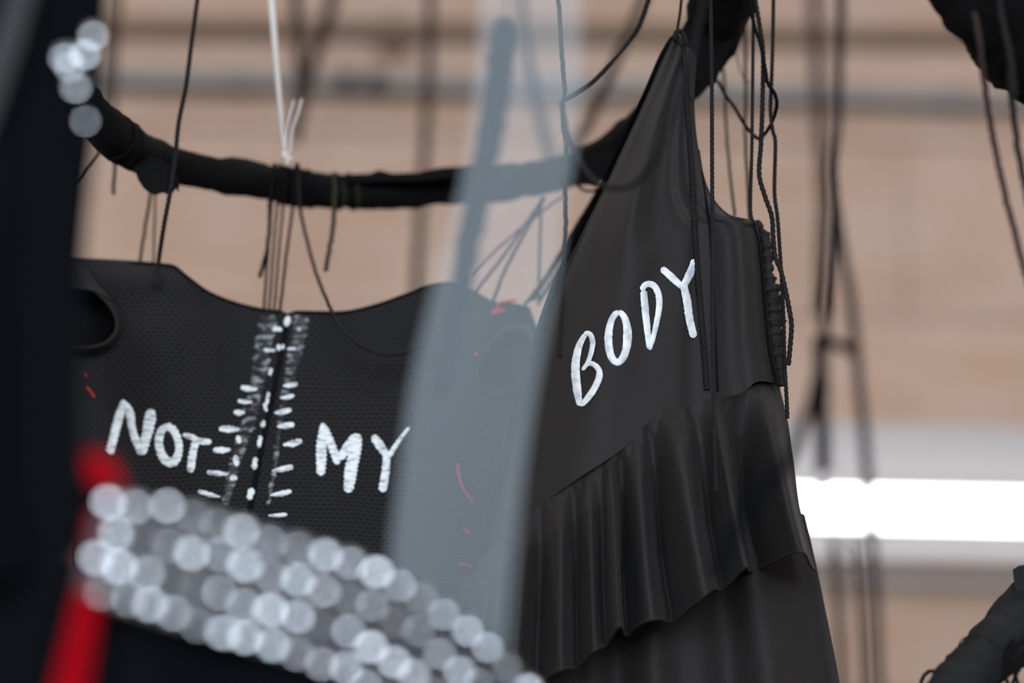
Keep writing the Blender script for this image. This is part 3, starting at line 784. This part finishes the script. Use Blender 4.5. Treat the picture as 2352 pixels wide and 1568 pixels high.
turns(h1, pr1, near_idx(pr1, 268, 300, 2.62), 0.002, 'cord_dark', 2)
turns(h1, pr1, near_idx(pr1, 640, 424, 2.83), 0.0026, 'cord_dark', 5, 1)
turns(h1, pr1, near_idx(pr1, 768, 440, 2.87), 0.002, 'cord_olive', 2)
turns(h3, pr3, near_idx(pr3, 2250, 1525, 2.5), 0.0007, 'cord', 1)

# ================================================================== cords
# beside the ruffled dress, in focus
cord('thick twisted black cord hanging straight down in front of the ruffled dress piping', [(1632, -20, 2.50), (1635, 200, 2.50), (1636, 440, 2.49), (1637, 600, 2.48), (1638, 800, 2.47), (1641, 1000, 2.46), (1645, 1130, 2.455)], 10, 'cord', True, up=True)
cord('thin straight twisted cord ending on the shoulder of the ruffled dress', [(1731, -20, 2.56), (1729, 170, 2.56), (1727, 340, 2.56), (1724, 480, 2.56), (1733, 514, 2.55)], 8.5, 'cord', True, up=True)
cord('stout wavy twisted cord curling past the ruched armhole to a cut end', [(1731, -20, 2.55), (1745, 60, 2.55), (1753, 130, 2.55), (1751, 250, 2.55), (1748, 330, 2.55), (1744, 400, 2.55), (1757, 450, 2.55), (1773, 498, 2.55), (1776, 545, 2.55), (1781, 590, 2.55), (1793, 620, 2.55), (1803, 660, 2.55), (1811, 700, 2.55), (1818, 745, 2.55), (1815, 795, 2.55), (1811, 838, 2.55)], 11.5, 'cord', True, up=True)
cord('twisted cord running down the right edge of the ruffled dress to its hip', [(1777, -20, 2.57), (1775, 100, 2.57), (1772, 190, 2.57), (1770, 255, 2.57), (1775, 300, 2.57), (1781, 330, 2.57), (1779, 440, 2.57), (1786, 500, 2.57), (1791, 570, 2.57), (1796, 650, 2.57), (1800, 740, 2.57), (1802, 830, 2.57), (1806, 900, 2.57), (1809, 960, 2.57)], 9.5, 'cord', True, up=True)
cord('deep black slack cord hanging in a loop between the twisted cords', [(1718, -20, 2.54), (1733, 60, 2.54), (1746, 98, 2.54), (1758, 160, 2.54), (1764, 192, 2.54), (1779, 215, 2.55), (1784, 238, 2.56), (1779, 264, 2.58), (1768, 290, 2.60), (1752, 312, 2.62), (1740, 317, 2.63), (1720, 298, 2.65), (1704, 276, 2.66), (1688, 248, 2.67), (1668, 220, 2.68), (1650, 186, 2.7)], 9, 'cord_dark', True, up=True)
cord('faded olive cord behind the twisted cords reaching the dress shoulder', [(1711, 50, 2.78), (1712, 150, 2.78), (1713, 240, 2.78), (1711, 290, 2.77), (1716, 400, 2.74), (1722, 505, 2.70)], 8, 'cord_olive')
cord('faded olive cord dropping from the hoop rag to the dress neckline', [(1658, 145, 2.80), (1664, 190, 2.80), (1667, 280, 2.79), (1676, 390, 2.76), (1688, 497, 2.72)], 7, 'cord_olive')
cord('frayed thin brown thread curling beside the hoop rag', [(1703, 90, 2.75), (1690, 120, 2.75), (1697, 150, 2.75), (1708, 178, 2.75), (1722, 190, 2.75)], 3, 'cord_brown', name='loose_thread')
cord('grey cord lying over the hoop wrap at its highest rag', [(1688, -20, 2.80), (1692, 20, 2.80), (1700, 52, 2.80), (1703, 80, 2.79)], 9, 'cord', up=True)
cord('thin cord holding up the knotted strap tip of the ruffled dress', [(1567, -20, 2.55), (1562, 30, 2.55), (1557, 60, 2.55), (1556, 76, 2.55)], 7.5, 'cord', True, up=True)
# middle group
cord('long dark cord hanging straight beside the sheer strip', [(1282, -20, 2.42), (1290, 120, 2.42), (1297, 210, 2.42), (1292, 240, 2.42), (1294, 290, 2.42), (1301, 340, 2.42), (1298, 420, 2.42), (1299, 520, 2.42), (1294, 620, 2.42), (1290, 720, 2.42), (1285, 820, 2.42)], 11, 'cord', False, up=True)
cord('slanting black cord joining the straight cord above the hoop', [(1498, -20, 2.62), (1470, 58, 2.62), (1440, 104, 2.62), (1400, 148, 2.6), (1365, 185, 2.58), (1330, 210, 2.52), (1300, 228, 2.44)], 11, 'cord', True, up=True)
cord('blurred purplish brown cord slanting down behind the hoop', [(1484, -20, 3.7), (1446, 70, 3.7), (1404, 165, 3.7), (1364, 255, 3.7), (1322, 325, 3.7), (1290, 380, 3.7)], 24, 'cord_brown', up=True)
cord('soft black cord looping across the front of the dress strap', [(1290, 235, 2.30), (1305, 310, 2.28), (1335, 375, 2.24), (1370, 418, 2.2), (1412, 432, 2.15), (1462, 420, 2.1), (1500, 372, 2.06), (1532, 300, 2.04), (1562, 220, 2.02), (1590, 120, 2.0), (1620, -20, 1.98)][::-1], 13, 'cord', up=True)
for k, pts in enumerate(([(1392, 420, 2.84), (1340, 500, 2.82), (1290, 585, 2.8), (1225, 688, 2.78)], [(1385, 432, 2.83), (1320, 545, 2.81), (1270, 615, 2.8), (1215, 690, 2.78)], [(1398, 430, 2.83), (1350, 505, 2.82), (1295, 600, 2.8), (1240, 690, 2.78)], [(1380, 425, 2.85), (1310, 540, 2.83), (1250, 640, 2.81), (1205, 700, 2.79)])):
    cord('black cord of the bundle tied between hoop and waffle top sleeve', pts, 9 if k < 3 else 7, 'cord_dark', group='cord bundle to the right sleeve')
cord('thin cord from the hoop to the red-stitched shoulder', [(1252, 452, 3.05), (1200, 545, 2.97), (1160, 620, 2.92), (1133, 690, 2.87)], 8, 'cord')
cord('paler pair cord from the hoop to the top shoulder near the sheer strip', [(1246, 458, 3.05), (1190, 540, 2.97), (1140, 610, 2.92), (1092, 668, 2.88)], 8, 'cord_brown')
cord('faint thread slanting widest across behind the sheer strip', [(1295, 448, 3.1), (1220, 505, 3.05), (1150, 565, 3.0), (1080, 632, 2.92)], 6, 'cord_brown')
cord('plumb thin cord hanging below the hoop behind the sheer strip', [(1243, 455, 3.08), (1241, 520, 3.05), (1238, 630, 2.98), (1237, 700, 2.9)], 7, 'cord_olive')
cord('small cord loop under the hoop beside the dress strap', [(1320, 420, 3.0), (1340, 436, 2.99), (1362, 438, 2.98), (1382, 425, 2.97)], 7, 'cord_dark')
# left group
cord('long twisted cord slanting past the hoop onto the waffle top shoulder', [(456, -20, 2.64), (440, 100, 2.64), (427, 200, 2.64), (411, 280, 2.64), (403, 355, 2.64), (391, 440, 2.64), (376, 520, 2.66), (364, 600, 2.70), (357, 660, 2.70)], 11, 'cord', True, up=True)
cord('olive cord from the ragged lump of the hoop to the waffle top', [(352, 405, 2.89), (342, 470, 2.89), (332, 530, 2.88), (321, 602, 2.87)], 7.5, 'cord_olive')
cord('thinner olive thread beside the long slanting twisted cord', [(356, 405, 2.89), (356, 480, 2.89), (354, 540, 2.88), (352, 604, 2.87)], 5, 'cord_olive')
cord('short cut cord end dangling from the hoop beside the navy cloth', [(271, 262, 2.80), (268, 320, 2.80), (264, 380, 2.81), (260, 446, 2.81)], 8.5, 'cord_olive')
cord('short cord slanting from the hoop behind the navy cloth', [(240, 330, 2.82), (222, 355, 2.82), (200, 382, 2.82), (170, 420, 2.82)], 8, 'cord_dark')
for (x0, x1, w) in ((624, 606, 6.5), (637, 618, 6), (651, 630, 6), (674, 643, 7)):
    cord('straight black cord of the bundle from hoop to zip top', [(x0 + 6, 375, 2.99), (x0, 460, 3.0), ((x0 + x1) / 2, 580, 2.92), (x1, 712, 2.83)], w, 'cord_dark', group='cord bundle above the zip')
cord('black cord with frayed cut end leaning out of the zip bundle', [(632, 375, 2.985), (620, 460, 2.985), (619, 520, 2.96), (611, 585, 2.94), (596, 637, 2.93)], 9.5, 'cord_dark')
cord('slack cord drooping from the bundle across the waffle top', [(684, 375, 3.0), (688, 470, 3.0), (701, 535, 2.97), (722, 615, 2.92), (756, 702, 2.72), (790, 760, 2.69), (840, 800, 2.68), (900, 813, 2.68), (960, 800, 2.68), (1010, 770, 2.69)], 8.5, 'cord')
cord('loose olive cord end dangling under the hoop right of the bundle', [(768, 400, 3.03), (768, 470, 3.04), (763, 535, 3.04), (748, 622, 3.03)], 11, 'cord_olive')
v, f = sweep(np.array([P(x, y, 2.99) for x, y in smoothpath(np.array([(645, 352), (658, 350), (676, 354), (682, 372), (680, 420), (676, 468)], float), n_per=24)]), 0.008, 8)
# white plastic ties
t = thing('plastic_tie', 'milky white plastic strip tied to the hoop above the zip', 'plastic strip', P(656, 360, 2.77))
wp = [P(x, y, 2.77) for x, y in smoothpath(np.array([(622, -20), (630, 80), (639, 190), (648, 290), (655, 352)], float), n_per=30)]
wpt = np.vstack([np.array([wp[0] + np.array([-0.03, 0, CEIL - wp[0][2]]) * tt for tt in np.linspace(1, 0, 14, endpoint=False)]), np.array(wp)])
n = len(wpt); v, f = sweep(wpt, np.interp(np.arange(n), [0, 14, n - 1], [.0046, .0046, .0022]), 8); mesh_obj('long_strip', v, f, 'plastic', t)
for pts in ([(676, 230), (668, 262), (660, 300), (655, 355)], [(693, 228), (684, 262), (672, 300), (666, 355)]):
    v, f = sweep(np.array([P(x, y, 2.77) for x, y in smoothpath(np.array(pts, float), n_per=24)]), 0.0014, 7); mesh_obj('tie_tail', v, f, 'plastic', t)
v, f = join([ball(P(655, 358, 2.765), .005, .005, .006), ball(P(664, 366, 2.765), .005, .005, .004), ball(P(660, 372, 2.765), .003, .004, .006)]); mesh_obj('tie_knot', v, f, 'plastic', t)

for pr_, idxs, lab, grp in ((pr1, (205, 225, 245), 'plain black cord carrying the large hoop from the ceiling', 'cords of the large hoop'), (pr2, (85, 140, 200), 'plain black cord carrying the thick overhead hoop', 'cords of the overhead hoop'), (pr3, (105, 140, 190), 'plain black cord carrying the charcoal hoop', 'cords of the charcoal hoop')):
    for ix in idxs:
        q = pr_[ix, :3]
        v, f = sweep(np.array([[q[0], q[1], CEIL], [q[0], q[1] + 0.002, (CEIL + q[2]) / 2], q + np.array([0, 0, pr_[ix, 3] * 0.5])]), 0.003, 7)
        tag(mesh_obj('hanging_cord', v, f, 'cord_dark'), lab, 'cord', grp)

# tangle on the hoop at the right
TG = [[(2362, 1462), (2338, 1480), (2318, 1510), (2310, 1532), (2316, 1540), (2340, 1520), (2372, 1490)], [(2372, 1500), (2340, 1530), (2310, 1556), (2280, 1580)], [(2330, 1468), (2312, 1490), (2304, 1515), (2306, 1545), (2320, 1580)],
      [(2352, 1520), (2336, 1545), (2326, 1570), (2320, 1600)], [(2376, 1535), (2345, 1528), (2330, 1540), (2340, 1575)], [(2114, 1572), (2122, 1552), (2136, 1541), (2148, 1545), (2150, 1562), (2135, 1582)]]
for k, pts in enumerate(TG):
    cord('tangled black string knotted on the charcoal hoop' if k < 5 else 'small string loop standing off the charcoal hoop edge', [(x, y, 2.47) for x, y in pts], 9, 'cord_dark', True, group='tangled strings on the charcoal hoop' if k < 5 else None, name='knotted_string')

# blurred cords far behind, near the wall
FAR = [
 ('blurred broad brown cord far behind beside the milky plastic strip', [(680, -20, 4.1), (682, 60, 4.1), (688, 150, 4.1), (692, 240, 4.1)], 26, 'cord_brown'),
 ('blurred dark brown strap slanting far behind left of the junction box', [(768, -20, 4.35), (752, 40, 4.35), (732, 100, 4.35), (712, 160, 4.35), (694, 230, 4.35), (672, 330, 4.35)], 30, 'cord_brown'),
 ('blurred brown cord far behind crossing the rail right of the junction box', [(988, -20, 4.3), (985, 150, 4.3), (975, 350, 4.3), (962, 550, 4.3), (955, 700, 4.3), (950, 900, 4.3)], 24, 'cord_brown'),
 ('blurred pale brown cord far behind the slanting twisted cord', [(268, -20, 4.4), (262, 60, 4.4), (255, 160, 4.4), (250, 300, 4.4)], 22, 'cord_brown'),
 ('wide blurred cord far behind, the paler one of the pair near the light', [(1870, -20, 4.9), (1878, 150, 4.9), (1886, 300, 4.9), (1893, 430, 4.9), (1890, 600, 4.9), (1885, 720, 4.9)], 30, 'cord_brown'),
 ('dark blurred cord hanging in front, running down to the blurred black strap', [(1932, -20, 1.86), (1928, 90, 1.86), (1924, 200, 1.86), (1920, 300, 1.86), (1908, 380, 1.86), (1912, 480, 1.86), (1905, 600, 1.86), (1897, 700, 1.86), (1892, 800, 1.86)], 24, 'cord'),
 ('second dark blurred cord leaving the long one and passing the wall light', [(1915, 460, 1.85), (1935, 580, 1.85), (1955, 700, 1.85), (1970, 850, 1.85), (1984, 980, 1.85), (1994, 1120, 1.85), (2002, 1260, 1.85), (2010, 1400, 1.85), (2020, 1620, 1.85)], 24, 'cord'),
 ('grey blurred cord far behind below the wall light next to the dress hem', [(1915, 1240, 4.2), (1922, 1350, 4.2), (1930, 1480, 4.2), (1935, 1620, 4.2)], 20, 'cord_brown'),
 ('grey blurred cord far behind below the wall light, middle of three', [(1965, 1240, 4.2), (1975, 1350, 4.2), (1985, 1480, 4.2), (1990, 1620, 4.2)], 18, 'cord_brown'),
]
for lab, pts, w, m in FAR:
    cord(lab, pts, w, m, up=pts[0][1] < 0)
st = thing('fabric_strap', 'blurred black cloth strap forked in two beside the ruffled dress hip', 'strap', P(1890, 1100, 1.84))
for pts, w in (([(1880, 775, 1.84), (1905, 785, 1.84), (1940, 795, 1.84), (1958, 805, 1.84)], 26), ([(1884, 770, 1.84), (1886, 860, 1.84), (1888, 960, 1.84), (1892, 1085, 1.84)], 34), ([(1880, 850, 1.83), (1862, 930, 1.83), (1838, 985, 1.83), (1815, 1050, 1.83), (1760, 1110, 1.83), (1700, 1200, 1.83), (1640, 1320, 1.83)], 26)):
    v, f = cord_vf(pts, w); mesh_obj('strap_tail', v, f, 'navy', st)
cord('purplish cord hanging from the overhead hoop, slanting to the picture wall side', [(2238, 30, 2.165), (2252, 110, 2.17), (2262, 200, 2.19), (2280, 310, 2.2), (2305, 430, 2.2), (2335, 550, 2.2), (2375, 700, 2.2)], 15, 'cord_brown')
cord('black cord hanging from the overhead hoop nearest its thick wrap', [(2318, 160, 2.2), (2328, 260, 2.2), (2345, 380, 2.2), (2375, 520, 2.2)], 16, 'cord')
cord('grey cord draped over the thick overhead hoop wrap', [(2292, -20, 2.17), (2305, 60, 2.17), (2322, 140, 2.17), (2330, 220, 2.18)], 16, 'cord', up=True)

# ================================================================== sheer strip
SL = [(1108, -160), (1100, 0), (1092, 200), (1058, 420), (1000, 640), (945, 880), (912, 1130), (895, 1320), (893, 1720)]
SR = [(1330, -160), (1334, 0), (1335, 200), (1322, 330), (1305, 430), (1284, 600), (1248, 800), (1222, 950), (1196, 1150), (1176, 1350), (1150, 1720)]
sg = coons([SL[0], (1220, -160), SR[0]], [SL[-1], (1020, 1720), SR[-1]], SL, SR, 30, 60)
strip = thing('tulle_strip', 'blurred sheer bluish white fabric strip hanging between the two painted garments', 'fabric strip', P(1040, 1700, 1.76))
panel('sheer_cloth', sg, lambda u, v, x, y: 1.76 + 0.006 * math.sin(u * 4 + v), 'sheer', strip)
tgp = coons([(1100, -1500), (1330, -1500)] if False else [(1108, -1500), (1220, -1500), (1330, -1500)], [SL[0], (1220, -160), SR[0]], [(1108, -1500), (1108, -800), SL[0]], [(1330, -1500), (1330, -800), SR[0]], 20, 20)
panel('sheer_upper_cloth', tgp, lambda u, v, x, y: 1.76 + 0.006 * math.sin(u * 4), 'sheer', strip)
t = thing('fabric_strap', 'blurred black strap end hanging behind the sheer strip', 'strap', P(1040, 900, 1.95))
v, f = cord_vf([(1158, 70, 1.95), (1150, 150, 1.95), (1132, 280, 1.95), (1108, 400, 1.95), (1084, 520, 1.95), (1062, 640, 1.95), (1040, 760, 1.95), (1010, 900, 1.96)], 62, taper=(1.1, 0.75)); mesh_obj('strap_tail', v, f, 'navy', t)
v, f = cord_vf([(1166, -20, 1.95), (1162, 30, 1.95), (1158, 80, 1.95)], 5, up=True); mesh_obj('hanging_thread', v, f, 'cord', t)
cord('thin blurred cord crossing the pipe behind the sheer strip', [(1195, -20, 3.8), (1215, 150, 3.8), (1240, 270, 3.8), (1268, 390, 3.8)], 22, 'cord', up=True)

# ================================================================== foreground dress with sequin belt
YS = 1.58
fg = thing('sequin_dress', 'dark navy black dress with silver sequin belt and red ribbon, blurred', 'dress', P(300, 1568, YS))
Rf = [(258, -420), (252, -100), (246, 60), (238, 180), (216, 350), (198, 520), (186, 700), (182, 900), (190, 1030), (230, 1120), (290, 1230)]
ag = coons([(-380, -420), (-60, -420), (258, -420)], [(-330, 1420), (0, 1330), (290, 1230)], [(-380, -420), (-360, 500), (-330, 1420)], Rf, 50, 80)
def ya(u, v, x, y):
    return YS + 0.02 + 0.02 * math.sin(u * 9 + v) * v - 0.02 * math.sin(math.pi * u) + 0.015 * max(0, (u - .85) / .15)
bd, bvh_fg = panel('bodice', ag, ya, 'navy', fg, bvh=True)
panel('bodice_back', coons([(-380, -420), (-60, -420), (258, -420)], [(-330, 1420), (0, 1330), (290, 1230)], [(-380, -420), (-360, 500), (-330, 1420)], Rf, 20, 30), lambda u, v, x, y: YS + 0.06 + 0.08 * math.sin(math.pi * u), 'navy', fg)
BT = [(235, 1145), (330, 1150), (470, 1178), (600, 1218), (720, 1252), (850, 1292), (960, 1352), (1060, 1420), (1150, 1500), (1250, 1590)]
BB = [(180, 1350), (270, 1388), (400, 1428), (520, 1462), (640, 1500), (740, 1530), (830, 1575), (930, 1640), (1020, 1720), (1120, 1800)]
def yk(u, v, x, y): return YS - 0.012 + 0.16 * u * u
sk = coons([(-330, 1300), (0, 1260), (220, 1280), (470, 1290), (720, 1370), (960, 1480), (1180, 1660)], [(-360, 2300), (300, 2320), (1100, 2320)], [(-330, 1300), (-345, 1800), (-360, 2300)], [(1180, 1660), (1160, 1900), (1100, 2320)], 50, 40)
panel('skirt', sk, lambda u, v, x, y: YS + 0.015 + 0.16 * max(0, u - .15) ** 2 + 0.02 * math.sin(u * 26) * v, 'navy', fg)
bg_ = coons(BT, BB, [BT[0], (205, 1250), BB[0]], [BT[-1], (1190, 1690), BB[-1]], 60, 16)
belt, bvh_belt = panel('belt', bg_, yk, 'belt', fg, bvh=True)
# domed sequin, shared mesh
def dome(r, h, nr=4, ns=14):
    V = [(0, 0, h)]; Fc = []
    for j in range(1, nr + 1):
        q = j / nr
        for i in range(ns):
            a = 2 * math.pi * i / ns; V.append((r * q * math.cos(a), r * q * math.sin(a), h * (1 - q * q)))
    for i in range(ns): Fc.append((0, 1 + i, 1 + (i + 1) % ns))
    for j in range(nr - 1):
        for i in range(ns):
            a = 1 + j * ns + i; b = 1 + j * ns + (i + 1) % ns; Fc.append((a, a + ns, b + ns, b))
    Fc.append(tuple(1 + (nr - 1) * ns + i for i in range(ns))[::-1])
    me = bpy.data.meshes.new('sequin'); me.from_pydata(V, [], Fc)
    me.polygons.foreach_set('use_smooth', [True] * len(me.polygons)); me.materials.append(M['sequin'])
    return me
SEQ = dome(0.0043, 0.00042)
def sequin(parent, pos, tiltx, tiltz, s=1.0):
    o = bpy.data.objects.new('sequin', SEQ); COL.objects.link(o); o.parent = parent
    o.location = Vector(pos - LOC[parent.name])
    o.rotation_euler = Euler((math.pi / 2 + tiltx, 0, tiltz), 'XYZ'); o.scale = (s, s, s)
rows, cols = 4, 18
for j in range(rows):
    for i in range(cols):
        u = (i + (0.5 if j % 2 else 0.0) + 0.35) / cols; v = 0.05 + 0.90 * j / (rows - 1)
        if u > 1: continue
        gx = u * 60; gy = v * 16; i0, j0 = min(int(gx), 59), min(int(gy), 15)
        fx, fy = gx - i0, gy - j0
        p2 = bg_[j0, i0] * (1-fx) * (1-fy) + bg_[j0, i0+1] * fx * (1-fy) + bg_[j0+1, i0] * (1-fx) * fy + bg_[j0+1, i0+1] * fx * fy
        p = on_cloth(bvh_belt, p2[0] + random.uniform(-6, 6), p2[1] + random.uniform(-5, 5), 0.002, YS)
        sequin(belt, p, random.gauss(-0.13, 0.12), random.gauss(0.02, 0.17))
for (x, y, s) in ((214, 78, 0.9), (150, 128, 1.15), (195, 122, 1.0), (174, 196, 1.0), (160, 150, 0.9), (196, 276, 0.6)):
    p = P(x, y, YS - 0.012)
    sequin(bd, p, random.gauss(-0.03, 0.03), random.gauss(0.03, 0.05), s)
# red ribbon
rb = coons([(196, 1040), (225, 1040), (262, 1060)], [(205, 1110), (240, 1118), (282, 1128)], [(196, 1040), (198, 1080), (205, 1110)], [(262, 1060), (275, 1095), (282, 1128)], 10, 10)
panel('red_ribbon', rb, lambda u, v, x, y: YS - 0.016 - 0.006 * math.sin(math.pi * u), 'red', fg)
rb2 = coons([(208, 1178), (230, 1172), (262, 1180)], [(92, 1700), (140, 1704), (184, 1704)], [(208, 1178), (190, 1290), (160, 1430), (92, 1700)], [(262, 1180), (240, 1290), (222, 1430), (184, 1704)], 12, 40)
panel('red_ribbon', rb2, lambda u, v, x, y: YS - 0.006 - 0.006 * math.sin(math.pi * u), 'red', fg)
# grey strap high on the dress
gs = coons([(30, -60), (60, -60), (92, -60)], [(-140, 420), (-110, 420), (-70, 420)], [(30, -60), (-40, 160), (-140, 420)], [(92, -60), (20, 180), (-70, 420)], 8, 20)
panel('grey_strap', gs, lambda u, v, x, y: YS - 0.015, 'grey_strap', fg)
